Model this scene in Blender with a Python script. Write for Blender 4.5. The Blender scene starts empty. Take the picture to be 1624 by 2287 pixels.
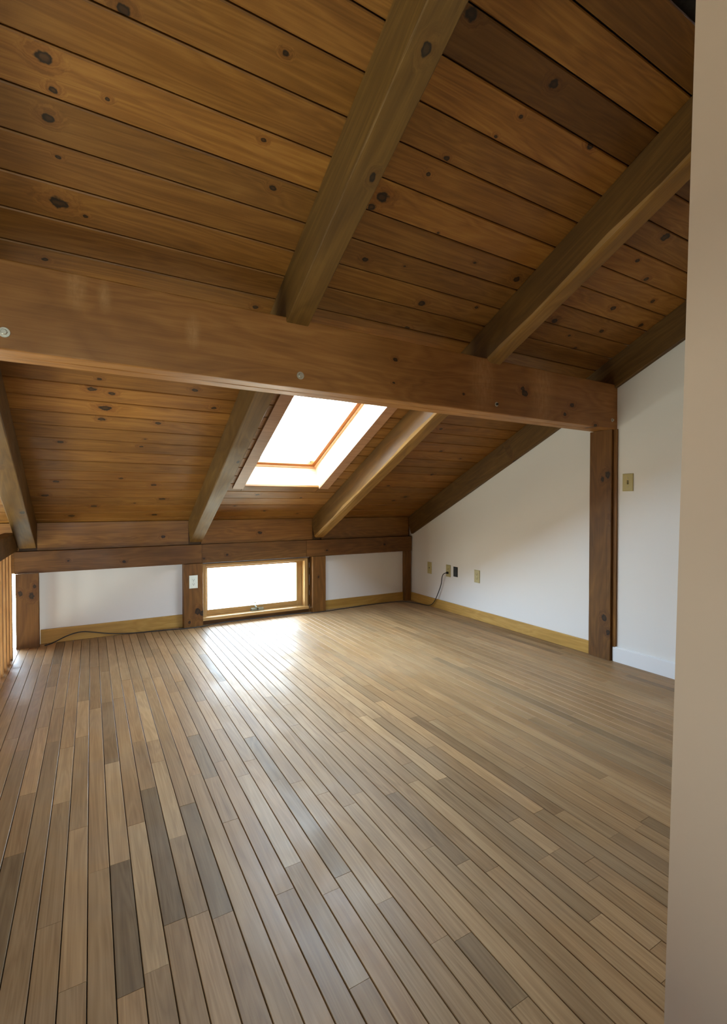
import bpy, math, random
from mathutils import Vector, Matrix
random.seed(11)
scene = bpy.context.scene

# ------------------------------------------------------------------ camera
cam_data = bpy.data.cameras.new('camera')
cam_data.sensor_fit = 'HORIZONTAL'
cam_data.sensor_width = 36.0
cam_data.lens = 36.0 * 1062.369 / 1624.0
cam_data.clip_start = 0.02
cam = bpy.data.objects.new('camera', cam_data)
scene.collection.objects.link(cam)
cam.location = (0.0, 0.0, 1.1001)
cam.rotation_euler = (math.pi / 2 - 0.0166, 0.0, -0.5204)
scene.camera = cam

# ------------------------------------------------------------------ daylight
SKY = 34.0
world = bpy.data.worlds.new('overcast_sky')
scene.world = world
world.use_nodes = True
wn, wl = world.node_tree.nodes, world.node_tree.links
wn.clear()
w_out = wn.new('ShaderNodeOutputWorld')
w_bg = wn.new('ShaderNodeBackground')
w_tc = wn.new('ShaderNodeTexCoord')
w_sep = wn.new('ShaderNodeSeparateXYZ')
w_ramp = wn.new('ShaderNodeValToRGB')
w_map = wn.new('ShaderNodeMapRange')
w_map.inputs[1].default_value = -1.0
w_map.inputs[2].default_value = 1.0
wl.new(w_tc.outputs['Generated'], w_sep.inputs[0])
wl.new(w_sep.outputs['Z'], w_map.inputs[0])
wl.new(w_map.outputs[0], w_ramp.inputs[0])
el = w_ramp.color_ramp.elements
el[0].position = 0.0;  el[0].color = (0.40, 0.42, 0.36, 1)     # bright ground below
el[1].position = 1.0;  el[1].color = (0.64, 0.81, 1.0, 1)
e = el.new(0.47); e.color = (0.46, 0.47, 0.41, 1)
e = el.new(0.53); e.color = (0.62, 0.77, 0.95, 1)
wl.new(w_ramp.outputs[0], w_bg.inputs[0])
w_bg.inputs[1].default_value = SKY
wl.new(w_bg.outputs[0], w_out.inputs[0])

def window_portal(name, loc, rot, sx, sy):
    """marks a modelled opening so that the sky's light is sampled through it"""
    ld = bpy.data.lights.new(name, 'AREA')
    ld.shape = 'RECTANGLE'; ld.size = sx; ld.size_y = sy
    ld.cycles.is_portal = True
    lo = bpy.data.objects.new(name, ld)
    scene.collection.objects.link(lo)
    lo.location = loc; lo.rotation_euler = rot
    return lo

scene.view_settings.view_transform = 'Standard'
scene.view_settings.look = 'None'
scene.view_settings.gamma = 1.0
scene.view_settings.use_curve_mapping = False
scene.view_settings.exposure = 0.34
scene.cycles.max_bounces = 10
scene.cycles.diffuse_bounces = 6
scene.cycles.glossy_bounces = 4
scene.cycles.transparent_max_bounces = 12
scene.cycles.sample_clamp_indirect = 8.0
scene.cycles.caustics_reflective = True

# ------------------------------------------------------------------ room measures
KW, R, S, CZ, RD = 4.499, 3.183, 0.4742, 0.9422, 0.2235
PHI = math.atan(S)
CP, SP = math.cos(PHI), math.sin(PHI)
YP = 4.432                       # face of the timber above the knee wall
ZT, ZB = 0.7365, 0.5678          # top and bottom of that timber
XL = -0.4739                     # inner face of the railing
PITCH = 0.1195 / CP              # one ceiling plank
def ceil_z(y): return CZ + S * (KW - y)
def wy(y): return (KW - y) / CP  # distance up the slope
ROOF = Matrix(((1, 0, 0, 0), (0, -CP, -SP * -1, KW), (0, SP, CP, CZ), (0, 0, 0, 1)))
# columns: x, up-slope, outward normal
ROOF = Matrix.Translation((0, KW, CZ)) @ Matrix((( 1, 0, 0, 0), (0, -CP, SP, 0), (0, SP, CP, 0), (0, 0, 0, 1)))

def srgb(r, g, b):
    f = lambda c: ((c / 255) / 12.92 if c / 255 <= 0.04045 else (((c / 255) + 0.055) / 1.055) ** 2.4)
    return (f(r), f(g), f(b), 1.0)

# ------------------------------------------------------------------ materials
class NT:
    def __init__(s, name):
        s.m = bpy.data.materials.new(name); s.m.use_nodes = True
        s.n = s.m.node_tree.nodes; s.l = s.m.node_tree.links; s.n.clear()
        s.out = s.n.new('ShaderNodeOutputMaterial')
    def put(s, sock, v):
        if v is None: return
        if isinstance(v, bpy.types.NodeSocket): s.l.new(v, sock)
        else: sock.default_value = v
    def math(s, op, a, b=None, c=None, clamp=False):
        n = s.n.new('ShaderNodeMath'); n.operation = op; n.use_clamp = clamp
        s.put(n.inputs[0], a); s.put(n.inputs[1], b)
        if c is not None: s.put(n.inputs[2], c)
        return n.outputs[0]
    def vmath(s, op, a, b=None):
        n = s.n.new('ShaderNodeVectorMath'); n.operation = op
        s.put(n.inputs[0], a)
        if b is not None: s.put(n.inputs[1], b)
        return n.outputs['Value'] if op in ('LENGTH', 'DOT_PRODUCT', 'DISTANCE') else n.outputs[0]
    def noise(s, vec, scale, detail=3, rough=.55, dist=0, dim='3D'):
        n = s.n.new('ShaderNodeTexNoise'); n.noise_dimensions = dim
        s.put(n.inputs['Vector'], vec); n.inputs['Scale'].default_value = scale
        n.inputs['Detail'].default_value = detail; n.inputs['Roughness'].default_value = rough
        n.inputs['Distortion'].default_value = dist
        return n.outputs[0]
    def mix(s, fac, a, b, mode='MIX'):
        n = s.n.new('ShaderNodeMix'); n.data_type = 'RGBA'; n.blend_type = mode
        s.put(n.inputs[0], fac); s.put(n.inputs[6], a); s.put(n.inputs[7], b)
        return n.outputs[2]
    def mapr(s, v, a, b, c, d, smooth=False):
        n = s.n.new('ShaderNodeMapRange'); n.clamp = True
        if smooth: n.interpolation_type = 'SMOOTHSTEP'
        s.put(n.inputs[0], v)
        for i, x in zip((1, 2, 3, 4), (a, b, c, d)): n.inputs[i].default_value = x
        return n.outputs[0]
    def bsdf(s, color, rough, spec=.5, normal=None, metal=0, coat=0, coat_rough=.2):
        n = s.n.new('ShaderNodeBsdfPrincipled')
        s.put(n.inputs['Base Color'], color); s.put(n.inputs['Roughness'], rough)
        n.inputs['Metallic'].default_value = metal
        n.inputs['Specular IOR Level'].default_value = spec
        n.inputs['Coat Weight'].default_value = coat
        n.inputs['Coat Roughness'].default_value = coat_rough
        if normal is not None: s.put(n.inputs['Normal'], normal)
        s.l.new(n.outputs[0], s.out.inputs[0])
    def bump(s, h, strength, dist=.001):
        n = s.n.new('ShaderNodeBump'); n.inputs['Strength'].default_value = strength
        n.inputs['Distance'].default_value = dist; s.put(n.inputs['Height'], h)
        return n.outputs[0]

def wood(name, c_dark, c_mid, c_light, rough=(.45, .6), knots=0, face='XY', scuff_sheens=0,
         ring=9.0, tone_amt=.5, spec=.35, bump=.25, floor=False, coat=0.0, hue=(1.0, .90, .72)):
    t = NT(name)
    tc = t.n.new('ShaderNodeTexCoord').outputs['Object']
    at = t.n.new('ShaderNodeAttribute'); at.attribute_type = 'GEOMETRY'; at.attribute_name = 'piece'
    sep = t.n.new('ShaderNodeSeparateColor'); t.l.new(at.outputs['Color'], sep.inputs[0])
    tone, huev, seed = sep.outputs[0], sep.outputs[1], sep.outputs[2]
    comb = t.n.new('ShaderNodeCombineXYZ')
    s37 = t.math('MULTIPLY', seed, 37.0)
    t.l.new(s37, comb.inputs[0]); t.l.new(t.math('MULTIPLY', seed, 11.3), comb.inputs[1]); t.l.new(s37, comb.inputs[2])
    off = comb.outputs[0]
    # knots: positions are properties of each board (x, y, radius)
    kmask = khalo = None; swirl = None
    flat = t.vmath('MULTIPLY', tc, (1, 1, 0) if face == 'XY' else (1, 0, 1))
    warp = t.noise(t.vmath('ADD', tc, off), 45, 2)
    for i in range(knots):
        a = t.n.new('ShaderNodeAttribute'); a.attribute_type = 'OBJECT'; a.attribute_name = 'knot_%d' % i
        sx = t.n.new('ShaderNodeSeparateXYZ'); t.l.new(a.outputs['Vector'], sx.inputs[0])
        cx = t.n.new('ShaderNodeCombineXYZ'); t.l.new(sx.outputs[0], cx.inputs[0])
        t.l.new(sx.outputs[1], cx.inputs[1 if face == 'XY' else 2])
        d = t.vmath('SUBTRACT', flat, cx.outputs[0])
        d = t.vmath('MULTIPLY', d, (.72, 1, 1))
        rr = t.math('MAXIMUM', sx.outputs[2], .0001)
        dl = t.math('DIVIDE', t.vmath('LENGTH', d), rr)
        dl = t.math('ADD', dl, t.math('MULTIPLY', t.math('SUBTRACT', warp, .5), 1.3))
        core = t.mapr(dl, .75, 1.15, 1, 0, True)
        inner = t.mapr(dl, .25, .75, .78, 1, True)
        m = t.math('MULTIPLY', core, inner)
        h = t.mapr(dl, .9, 3.2, 1, 0, True)
        kmask = m if kmask is None else t.math('MAXIMUM', kmask, m)
        khalo = h if khalo is None else t.math('MAXIMUM', khalo, h)
    p = t.vmath('ADD', tc, off)
    if khalo is not None:
        cc = t.n.new('ShaderNodeCombineXYZ'); t.l.new(t.math('MULTIPLY', khalo, .035), cc.inputs[1]); t.l.new(t.math('MULTIPLY', khalo, .035), cc.inputs[2])
        p = t.vmath('ADD', p, cc.outputs[0])
    broad = t.noise(t.vmath('MULTIPLY', p, (.9, ring, ring)), 1.0, 3, .5, .6)
    rings = t.math('FRACT', t.math('MULTIPLY', broad, 11.0))
    rings = t.math('ABSOLUTE', t.math('SUBTRACT', t.math('MULTIPLY', rings, 2), 1))
    fine = t.noise(t.vmath('MULTIPLY', p, (3.5, 190, 190)), 1.0, 2, .7)
    streak = t.noise(t.vmath('MULTIPLY', p, (1.2, 42, 42)), 1.0, 3, .6)
    patch = t.noise(t.vmath('MULTIPLY', p, (2.2, 5, 5)), 1.0, 3, .6)
    v = t.math('ADD', t.math('MULTIPLY', rings, .16), t.math('MULTIPLY', fine, .30))
    v = t.math('ADD', v, t.math('MULTIPLY', streak, .34))
    v = t.math('ADD', v, t.math('MULTIPLY', patch, .42))
    v = t.mapr(v, .32, .90, 0, 1)
    cr = t.n.new('ShaderNodeValToRGB'); t.l.new(v, cr.inputs[0])
    ce = cr.color_ramp.elements
    ce[0].position = 0; ce[0].color = c_dark; ce[1].position = 1; ce[1].color = c_light
    x = ce.new(.5); x.color = c_mid
    col = cr.outputs[0]
    # board to board differences
    br = t.mapr(tone, 0, 1, 1 - tone_amt, 1 + tone_amt * .62)
    g = t.n.new('ShaderNodeCombineXYZ')
    for i in range(3): t.l.new(br, g.inputs[i])
    col = t.mix(1.0, col, g.outputs[0], 'MULTIPLY')
    col = t.mix(t.mapr(huev, 0, 1, 0, .55), col, t.mix(1.0, col, (hue[0], hue[1], hue[2], 1), 'MULTIPLY'))
    if khalo is not None:
        col = t.mix(t.math('MULTIPLY', khalo, .42), col, t.mix(1.0, col, (.62, .45, .30, 1), 'MULTIPLY'))
        col = t.mix(t.math('MULTIPLY', kmask, .97), col, (.010, .006, .003, 1))
    for i in range(scuff_sheens):  # pale scuff marks and painted sheen patches
        a = t.n.new('ShaderNodeAttribute'); a.attribute_type = 'OBJECT'; a.attribute_name = 'scuff_sheen_%d' % i
        sx = t.n.new('ShaderNodeSeparateXYZ'); t.l.new(a.outputs['Vector'], sx.inputs[0])
        cx = t.n.new('ShaderNodeCombineXYZ'); t.l.new(sx.outputs[0], cx.inputs[0]); t.l.new(sx.outputs[1], cx.inputs[2])
        d = t.vmath('MULTIPLY', t.vmath('SUBTRACT', flat, cx.outputs[0]), (1.7, 1, .7))
        dl = t.math('DIVIDE', t.vmath('LENGTH', d), t.math('MAXIMUM', sx.outputs[2], .0001))
        n2 = t.noise(t.vmath('MULTIPLY', tc, (2.2, 1, .7)), 24, 4, .65)
        m = t.math('MULTIPLY', t.mapr(dl, .1, 1.1, 1, 0, True), t.mapr(n2, .3, .7, .35, 1, True))
        col = t.mix(t.math('MULTIPLY', m, .5), col, srgb(200, 156, 104))
    rn = t.noise(p, 3.0, 3)
    rgh = t.mapr(rn, .3, .7, rough[0], rough[1])
    if floor:
        # worn and polished patches of the varnish, in room coordinates
        geo = t.n.new('ShaderNodeNewGeometry').outputs['Position']
        wear = t.noise(geo, 1.7, 4, .6, .4)
        wm = t.mapr(wear, .46, .62, 0, 1, True)
        rgh = t.math('ADD', rgh, t.math('MULTIPLY', wm, .13))
        rgh = t.math('ADD', rgh, t.math('MULTIPLY', t.noise(geo, 24, 3, .6), .07))
        col = t.mix(t.math('MULTIPLY', wm, .14), col, srgb(150, 128, 102))
    hgt = t.math('ADD', t.math('MULTIPLY', fine, .6), streak)
    t.bsdf(col, rgh, spec, t.bump(hgt, bump, .0012), coat=coat)
    return t.m

def paint(name, col, rough=.55, var=.03, bump=.06):
    t = NT(name)
    tc = t.n.new('ShaderNodeTexCoord').outputs['Object']
    n1 = t.noise(tc, 1.6, 3); n2 = t.noise(tc, 260, 2)
    dark = tuple(c * (1 - var * 2) for c in col[:3]) + (1,)
    t.bsdf(t.mix(n1, dark, col), rough, .35, t.bump(n2, bump, .0006))
    return t.m

def simple(name, col, rough=.5, metal=0, spec=.5, var=.08):
    t = NT(name)
    tc = t.n.new('ShaderNodeTexCoord').outputs['Object']
    n1 = t.noise(tc, 60, 3)
    dark = tuple(c * (1 - var) for c in col[:3]) + (1,)
    t.bsdf(t.mix(n1, dark, col), t.mapr(n1, .3, .7, rough * .85, min(1, rough * 1.15)), spec, metal=metal)
    return t.m

M = {}
M['plank'] = wood('stained_pine_planks', srgb(99, 63, 23), srgb(134, 90, 38), srgb(162, 116, 56), (.42, .6), knots=5, tone_amt=.52)
M['rafter'] = wood('stained_rafter_timber', srgb(72, 50, 20), srgb(98, 71, 30), srgb(122, 92, 43), (.5, .7), knots=4, tone_amt=.4, ring=5, hue=(1.0, .80, .62))
M['lit_underside'] = wood('rafter_underside_bounce_light', srgb(104, 74, 30), srgb(136, 100, 46), srgb(162, 124, 62), (.5, .7), ring=5, tone_amt=.3)  # lighter tone puts wall bounce light into the rafter's underside colour
M['beam'] = wood('stained_beam_timber', srgb(120, 79, 36), srgb(153, 104, 52), srgb(180, 129, 70), (.42, .55), knots=8, face='XZ', scuff_sheens=5, ring=4, tone_amt=.4)
M['post'] = wood('stained_post_timber', srgb(78, 49, 16), srgb(110, 72, 28), srgb(138, 96, 44), (.45, .6), knots=5, ring=5, tone_amt=.4)
M['trim'] = wood('yellow_pine_trim', srgb(150, 110, 48), srgb(182, 140, 68), srgb(202, 164, 92), (.35, .5), ring=8, tone_amt=.35)
M['rail'] = wood('railing_wood', srgb(164, 120, 72), srgb(198, 150, 98), srgb(220, 178, 126), (.4, .55), ring=6, tone_amt=.35)
M['sash'] = wood('window_pine', srgb(142, 108, 62), srgb(170, 132, 80), srgb(192, 156, 102), (.35, .5), ring=8, tone_amt=.3)
M['casing'] = wood('skylight_casing_wood', srgb(140, 102, 74), srgb(164, 122, 92), srgb(184, 142, 108), (.4, .5), ring=8, tone_amt=.3)
M['skysash'] = wood('orange_skylight_sash', srgb(128, 76, 30), srgb(156, 98, 42), srgb(180, 120, 58), (.4, .5), ring=8, tone_amt=.2)
M['shaft'] = wood('pale_skylight_lining', srgb(196, 156, 116), srgb(212, 174, 136), srgb(224, 190, 154), (.35, .5), ring=8, tone_amt=.1)
M['floor'] = wood('oak_strip_floor', srgb(122, 93, 62), srgb(151, 120, 84), srgb(175, 144, 105), (.36, .46), ring=16, tone_amt=.5,
                  spec=.21, bump=.10, floor=True, hue=(1.06, .86, .66))
M['wall'] = paint('white_wall_paint', srgb(226, 223, 220))
M['panel'] = simple('brown_wall_panelling', srgb(122, 88, 52), .7)
M['near'] = paint('beige_wall_paint', srgb(194, 169, 147), .6, .03)
M['whitetrim'] = paint('white_trim_paint', srgb(228, 228, 230), .35, .02, .02)
M['lowfloor'] = simple('pale_tile_floor', srgb(222, 200, 172), .6)
M['dark'] = simple('dark_subfloor', srgb(34, 24, 16), .9)
M['deck'] = simple('roof_sheathing', srgb(24, 17, 10), .95)
M['almond'] = simple('almond_plastic', srgb(178, 165, 112), .35)
M['ivory'] = simple('white_plastic', srgb(232, 238, 228), .3)
M['slot'] = simple('dark_slot', srgb(30, 26, 20), .6)
M['bolt'] = simple('zinc_steel', srgb(200, 196, 182), .35, .75)
M['cord'] = simple('dark_cable', srgb(44, 38, 36), .5)
M['black'] = simple('black_box', srgb(10, 10, 10), .6)
M['crank'] = simple('grey_metal', srgb(150, 158, 150), .35, .8)
M['mortar'] = simple('grey_gap_filler', srgb(112, 106, 94), .8)
g = NT('window_glass')
tr = g.n.new('ShaderNodeBsdfTransparent'); gl = g.n.new('ShaderNodeBsdfGlossy'); gl.inputs['Roughness'].default_value = .02
fr = g.n.new('ShaderNodeFresnel'); ge = g.n.new('ShaderNodeNewGeometry'); mx = g.n.new('ShaderNodeMixShader')
tr.inputs[0].default_value = (.95, .97, .96, 1)
g.l.new(g.mapr(ge.outputs['Backfacing'], 0, 1, 1.45, 1 / 1.45), fr.inputs[0]); g.l.new(fr.outputs[0], mx.inputs[0]); g.l.new(tr.outputs[0], mx.inputs[1]); g.l.new(gl.outputs[0], mx.inputs[2]); g.l.new(mx.outputs[0], g.out.inputs[0])
M['glass'] = g.m

# ------------------------------------------------------------------ mesh helpers
def link(name, me, mat, parent=None, mw=None):
    o = bpy.data.objects.new(name, me)
    scene.collection.objects.link(o)
    if mat is not None: me.materials.append(mat)
    if mw is not None: o.matrix_world = mw
    if parent is not None:
        o.parent = parent
        o.matrix_parent_inverse = parent.matrix_world.inverted()
    return o

def piece_attr(me, tone=None, hue=None, seed=None, percorner=None):
    a = me.color_attributes.new('piece', 'FLOAT_COLOR', 'CORNER')
    n = len(a.data)
    if percorner is None:
        tone = random.random() if tone is None else tone
        hue = random.random() if hue is None else hue
        seed = random.random() if seed is None else seed
        a.data.foreach_set('color', [tone, hue, seed, 1.0] * n)
    else:
        a.data.foreach_set('color', percorner)

def box_geo(x0, x1, y0, y1, z0, z1):
    v = [(x0, y0, z0), (x1, y0, z0), (x1, y1, z0), (x0, y1, z0), (x0, y0, z1), (x1, y0, z1), (x1, y1, z1), (x0, y1, z1)]
    f = [(0, 3, 2, 1), (4, 5, 6, 7), (0, 1, 5, 4), (1, 2, 6, 5), (2, 3, 7, 6), (3, 0, 4, 7)]
    return v, f

def mesh(name, v, f):
    me = bpy.data.meshes.new(name); me.from_pydata(v, [], f); me.update(); return me

def boxes(name, lst, mat, parent=None, tone=.5, hue=.5):
    """one mesh made of axis aligned boxes in world coordinates, origin in its middle"""
    V, F = [], []
    for b in lst:
        v, f = box_geo(*b); k = len(V); V += v; F += [tuple(i + k for i in q) for q in f]
    c = Vector([(min(p[i] for p in V) + max(p[i] for p in V)) / 2 for i in range(3)])
    me = mesh(name, [tuple(Vector(p) - c) for p in V], F)
    piece_attr(me, tone, hue)
    return link(name, me, mat, parent, Matrix.Translation(c))

def frame_matrix(center, xdir, zdir):
    x = Vector(xdir).normalized(); z = Vector(zdir).normalized(); y = z.cross(x).normalized(); z = x.cross(y)
    m = Matrix((x, y, z)).transposed().to_4x4(); m.translation = Vector(center); return m

def timber(name, L, W, H, mw, mat, parent=None, ch=.006, seg=1, wob=0.0, tone=None, hue=None, knots=(), wane=None, taperz=None):
    """long timber: local X along its length, W in local Y, H in local Z, small chamfered arrises.
    wane(t, corner) -> extra inward (dy, dz) for the corner's two chamfer vertices"""
    V, F = [], []
    w, h = W / 2, H / 2
    for i in range(seg + 1):
        x = -L / 2 + L * i / seg; t = i / seg
        cs = []
        for (sy, sz, corner) in ((-1, -1, 0), (1, -1, 1), (1, 1, 2), (-1, 1, 3)):
            c = ch
            if wane: c = max(ch, wane(t, corner))
            a = (sy * (w - c), sz * h); b = (sy * w, sz * (h - c))
            mid = (sy * (w - c * .3), sz * (h - c * .3))
            cs += ([b, mid, a] if (sy * sz > 0) == (sy < 0) and True else [a, mid, b])
        # order the ring by angle for safety
        cs.sort(key=lambda q: math.atan2(q[1] / h, q[0] / w))
        for (y, z) in cs:
            dy = (random.random() - .5) * wob; dz = (random.random() - .5) * wob
            V.append((x, y + dy, z + dz))
    n = 12
    for i in range(seg):
        for k in range(n):
            a = i * n + k; b = i * n + (k + 1) % n
            F.append((a, b, b + n, a + n))
    F.append(tuple(range(n - 1, -1, -1))); F.append(tuple(seg * n + k for k in range(n)))
    me = mesh(name, V, F)
    piece_attr(me, tone, hue)
    o = link(name, me, mat, parent, mw)
    for i, k in enumerate(knots): o['knot_%d' % i] = [float(q) for q in k]
    return o

def board_mesh(name, L, W, T, ch, tone=None, hue=None, up=False):
    """plank: visible face at local z=0 side (down) or z=T side (up) with chamfered long edges"""
    l, w = L / 2, W / 2
    V = []
    for x in (-l, l):
        if not up: V += [(x, -w, T), (x, -w, ch), (x, -w + ch, 0), (x, w - ch, 0), (x, w, ch), (x, w, T)]
        else:      V += [(x, w, 0), (x, w, T - ch), (x, w - ch, T), (x, -w + ch, T), (x, -w, T - ch), (x, -w, 0)]
    F = [(k, k + 6, (k + 1) % 6 + 6, (k + 1) % 6) for k in range(6)]
    F += [tuple(range(0, 6)), tuple(range(11, 5, -1))]
    me = mesh(name, V, F)
    piece_attr(me, tone, hue)
    return me

def empty(name, loc=(0, 0, 0)):
    o = bpy.data.objects.new(name, None); o.empty_display_size = .1
    scene.collection.objects.link(o); o.location = loc
    bpy.context.view_layer.update()
    return o

def tag(o, label, cat, group=None, kind=None):
    o['label'] = label; o['category'] = cat
    if group: o['group'] = group
    if kind: o['kind'] = kind
    return o

def revolve(name, prof, mat, mw, parent=None, n=20):
    V, F = [], []
    for (r, z) in prof:
        for k in range(n):
            a = 2 * math.pi * k / n; V.append((r * math.cos(a), r * math.sin(a), z))
    for i in range(len(prof) - 1):
        for k in range(n):
            a = i * n + k; b = i * n + (k + 1) % n; F.append((a, b, b + n, a + n))
    F.append(tuple(range(n - 1, -1, -1))); F.append(tuple((len(prof) - 1) * n + k for k in range(n)))
    me = mesh(name, V, F); piece_attr(me, .5, .5)
    for p in me.polygons: p.use_smooth = len(p.vertices) == 4
    return link(name, me, mat, parent, mw)

# ================================================================== FLOOR
# strips run along world Y; local X = world Y
floor = tag(boxes('floor', [(XL - .06, R + .0, -.25, KW + .02, -.20, -.019)], M['dark']),
            'brown oak strip floor of narrow boards with worn varnish', 'floor', kind='structure')
FROT = Matrix.Rotation(math.pi / 2, 4, 'Z')
XB, BW = -0.1315, 0.0572
dist = {  # row: [(y0, y1, tone, hue)] boards that stand out
    5: [(1.319, 1.993, .06, .3)], 3: [(1.174, 1.623, .04, .25)], 7: [(1.277, 1.817, .12, .2)], -2: [(1.3, 1.822, .12, .2)],
    16: [(.724, .908, .18, .3)], 27: [(1.109, 1.988, .16, .75)], 31: [(.839, .937, .15, .4)],
    6: [(1.654, 2.183, .80, .15), (2.391, 3.060, .93, .2)], 4: [(1.204, 1.793, .84, .1)], 0: [(2.058, 2.516, .80, .5)],
    22: [(.592, .776, .86, .2)], 24: [(.991, 1.162, .85, .2), (.5, .86, .62, .2)], 23: [(1.481, 2.128, .92, .1), (.651, .989, .8, .2)],
    9: [(1.95, 2.35, .25, .1)], 13: [(1.8, 2.2, .22, .15)], 19: [(1.1, 1.5, .2, .4)], 11: [(1.35, 1.9, .72, .1)], 14: [(1.1, 1.75, .75, .2)],
}
rows = []
r0 = int(math.floor((XL - XB) / BW)) + 1
r1 = int(math.ceil((R - XB) / BW))
boards = []
for r in range(r0 - 3, r1):
    xa, xb = XB + r * BW, XB + (r + 1) * BW
    xa, xb = max(xa, XL - .0605), min(xb, R - .002)
    if xb - xa < .01: continue
    fixed = sorted(dist.get(r, []))
    cuts = [(a, b, t, h) for a, b, t, h in fixed]
    segs = []; y = .36 if xb < .85 else .44
    def fill(y0, y1):
        yy = y0
        while y1 - yy > .02:
            ln = random.choice((.42, .55, .7, .85, 1.0, 1.2, 1.45)) * random.uniform(.85, 1.15)
            if y1 - yy - ln < .22: ln = y1 - yy
            # a wide spread of stains, most boards close to the middle
            tn = min(1, max(0, random.gauss(.5, .10)))
            if random.random() < .04: tn = random.uniform(.12, .25)
            if random.random() < .05: tn = random.uniform(.74, .86)
            hu = random.random() * .6 + (.4 if xa < .6 else .1)
            segs.append((yy, yy + ln, tn, min(1, hu))); yy += ln
    for c in cuts:
        fill(y, c[0]); segs.append(c); y = c[1]
    fill(y, KW - .012)
    for s in segs: boards.append((xa, xb) + s)
def proj_area(b):
    xa, xb, ya, yb = b[:4]; x, y = (xa + xb) / 2, max(.5, ya * .7 + yb * .3)
    d = x * math.sin(.5204) + y * math.cos(.5204)
    lateral = (x * math.cos(.5204) - y * math.sin(.5204)) / d
    vis = 1 if -.95 < lateral < .75 else .05
    return vis * (yb - ya) * (xb - xa) / d ** 3
boards.sort(key=proj_area, reverse=True)
GAP, BT, BCH = .0021, .018, .0013
for b in boards[:298]:
    xa, xb, ya, yb, tn, hu = b
    me = board_mesh('floor_board', yb - ya - .0009, xb - xa - GAP, BT, BCH, tn, hu, up=True)
    lift = random.uniform(-.0003, .0003)
    link('floor_board', me, M['floor'], floor, Matrix.Translation(((xa + xb) / 2, (ya + yb) / 2, -BT + lift)) @ FROT)
V, F, COL = [], [], []
inv = (Matrix.Translation((1.4, 2.4, 0)) @ FROT).inverted()
for b in boards[298:]:
    xa, xb, ya, yb, tn, hu = b
    w, l = (xb - xa - GAP) / 2, (yb - ya - .0009) / 2
    cx, cy = (xa + xb) / 2, (ya + yb) / 2; k = len(V)
    for y in (cy - l, cy + l):
        for q in ((-w, -BT), (-w, -BCH), (-w + BCH, 0), (w - BCH, 0), (w, -BCH), (w, -BT)):
            V.append(tuple(inv @ Vector((cx + q[0], y, q[1]))))
    ff = [(i, (i + 1) % 6, (i + 1) % 6 + 6, i + 6) for i in range(6)] + [tuple(range(5, -1, -1)), tuple(range(6, 12))]
    F += [tuple(i + k for i in q) for q in ff]; sd = random.random()
    COL += [tn, hu, sd, 1.0] * sum(len(q) for q in ff)
if V:
    me = mesh('small_floor_boards', V, F); piece_attr(me, percorner=COL)
    o = link('small_floor_boards', me, M['floor'], floor, inv.inverted()); o['kind'] = 'stuff'

# ================================================================== CEILING
# roof deck above the planks, with the skylight hole
SKX0, SKX1, SKY0, SKY1 = 1.084, 1.754, 2.42, 3.853
W0, W1 = wy(SKY1), wy(SKY0)
WTOP = wy(-1.0)
def slope_boxes(name, lst, mat, parent=None, tone=.5, hue=.5):
    V, F = [], []
    for b in lst:
        v, f = box_geo(*b); k = len(V); V += v; F += [tuple(i + k for i in q) for q in f]
    me = mesh(name, V, F); piece_attr(me, tone, hue)
    o = link(name, me, mat, parent, ROOF); return o
XO0, XO1 = -4.1, 3.35
ceiling = tag(slope_boxes('ceiling', [(XO0, SKX0 - .02, -.55, WTOP, .020, .09), (SKX1 + .02, XO1, -.55, WTOP, .020, .09),
                               (SKX0 - .02, SKX1 + .02, -.55, W0 - .02, .020, .09), (SKX0 - .02, SKX1 + .02, W1 + .02, WTOP, .020, .09)], M['deck']),
              'sloping ceiling of stained knotty pine planks', 'ceiling', kind='structure')
bpy.context.view_layer.update()
PH = wy(2.03) % PITCH
K_L = [(-.104, 1.585, .016), (-.085, 1.652, .009), (.053, 1.625, .006), (.087, 1.42, .012), (.511, 1.355, .008), (.514, 1.578, .007),
     (.594, 1.707, .010), (-.1, 1.724, .013), (-.081, 1.824, .006), (-.089, 1.967, .021), (-.009, 1.991, .006), (-.145, 2.196, .008), (.679, 2.21, .010),
     (.044, 2.809, .009), (.514, 2.812, .012), (.009, 2.892, .016), (.104, 2.911, .012), (.074, 3.035, .022), (.06, 3.136, .014), (.649, 2.947, .012),
     (.36, 3.133, .012), (-.155, 3.383, .012), (.284, 3.385, .010), (.408, 3.868, .017), (-.205, 3.843, .014), (.495, 4.082, .017), (-.282, 4.037, .016),
     (.464, 4.356, .017), (-.132, 4.363, .018), (.186, 3.783, .010), (.108, 3.46, .006), (.30, 3.30, .006), (.02, 4.2, .014), (.30, 4.15, .008)]
K_M = [(1.396, 1.116, .014), (1.355, 1.224, .008), (1.173, 1.418, .009), (1.141, 1.486, .008), (1.31, 1.302, .006), (1.007, 1.61, .019), (.986, 1.655, .014),
     (1.329, 1.662, .005), (1.605, 1.729, .006), (1.074, 1.86, .011), (1.273, 1.838, .005), (1.9, 1.741, .014), (1.716, 1.2, .012), (1.487, 1.99, .014),
     (1.503, 2.145, .011), (1.811, 1.936, .007), (.994, 1.089, .016), (1.241, 3.996, .014), (1.661, 4.046, .010), (1.4, 4.3, .012), (1.1, 4.2, .008), (1.75, 4.36, .010)]
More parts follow.
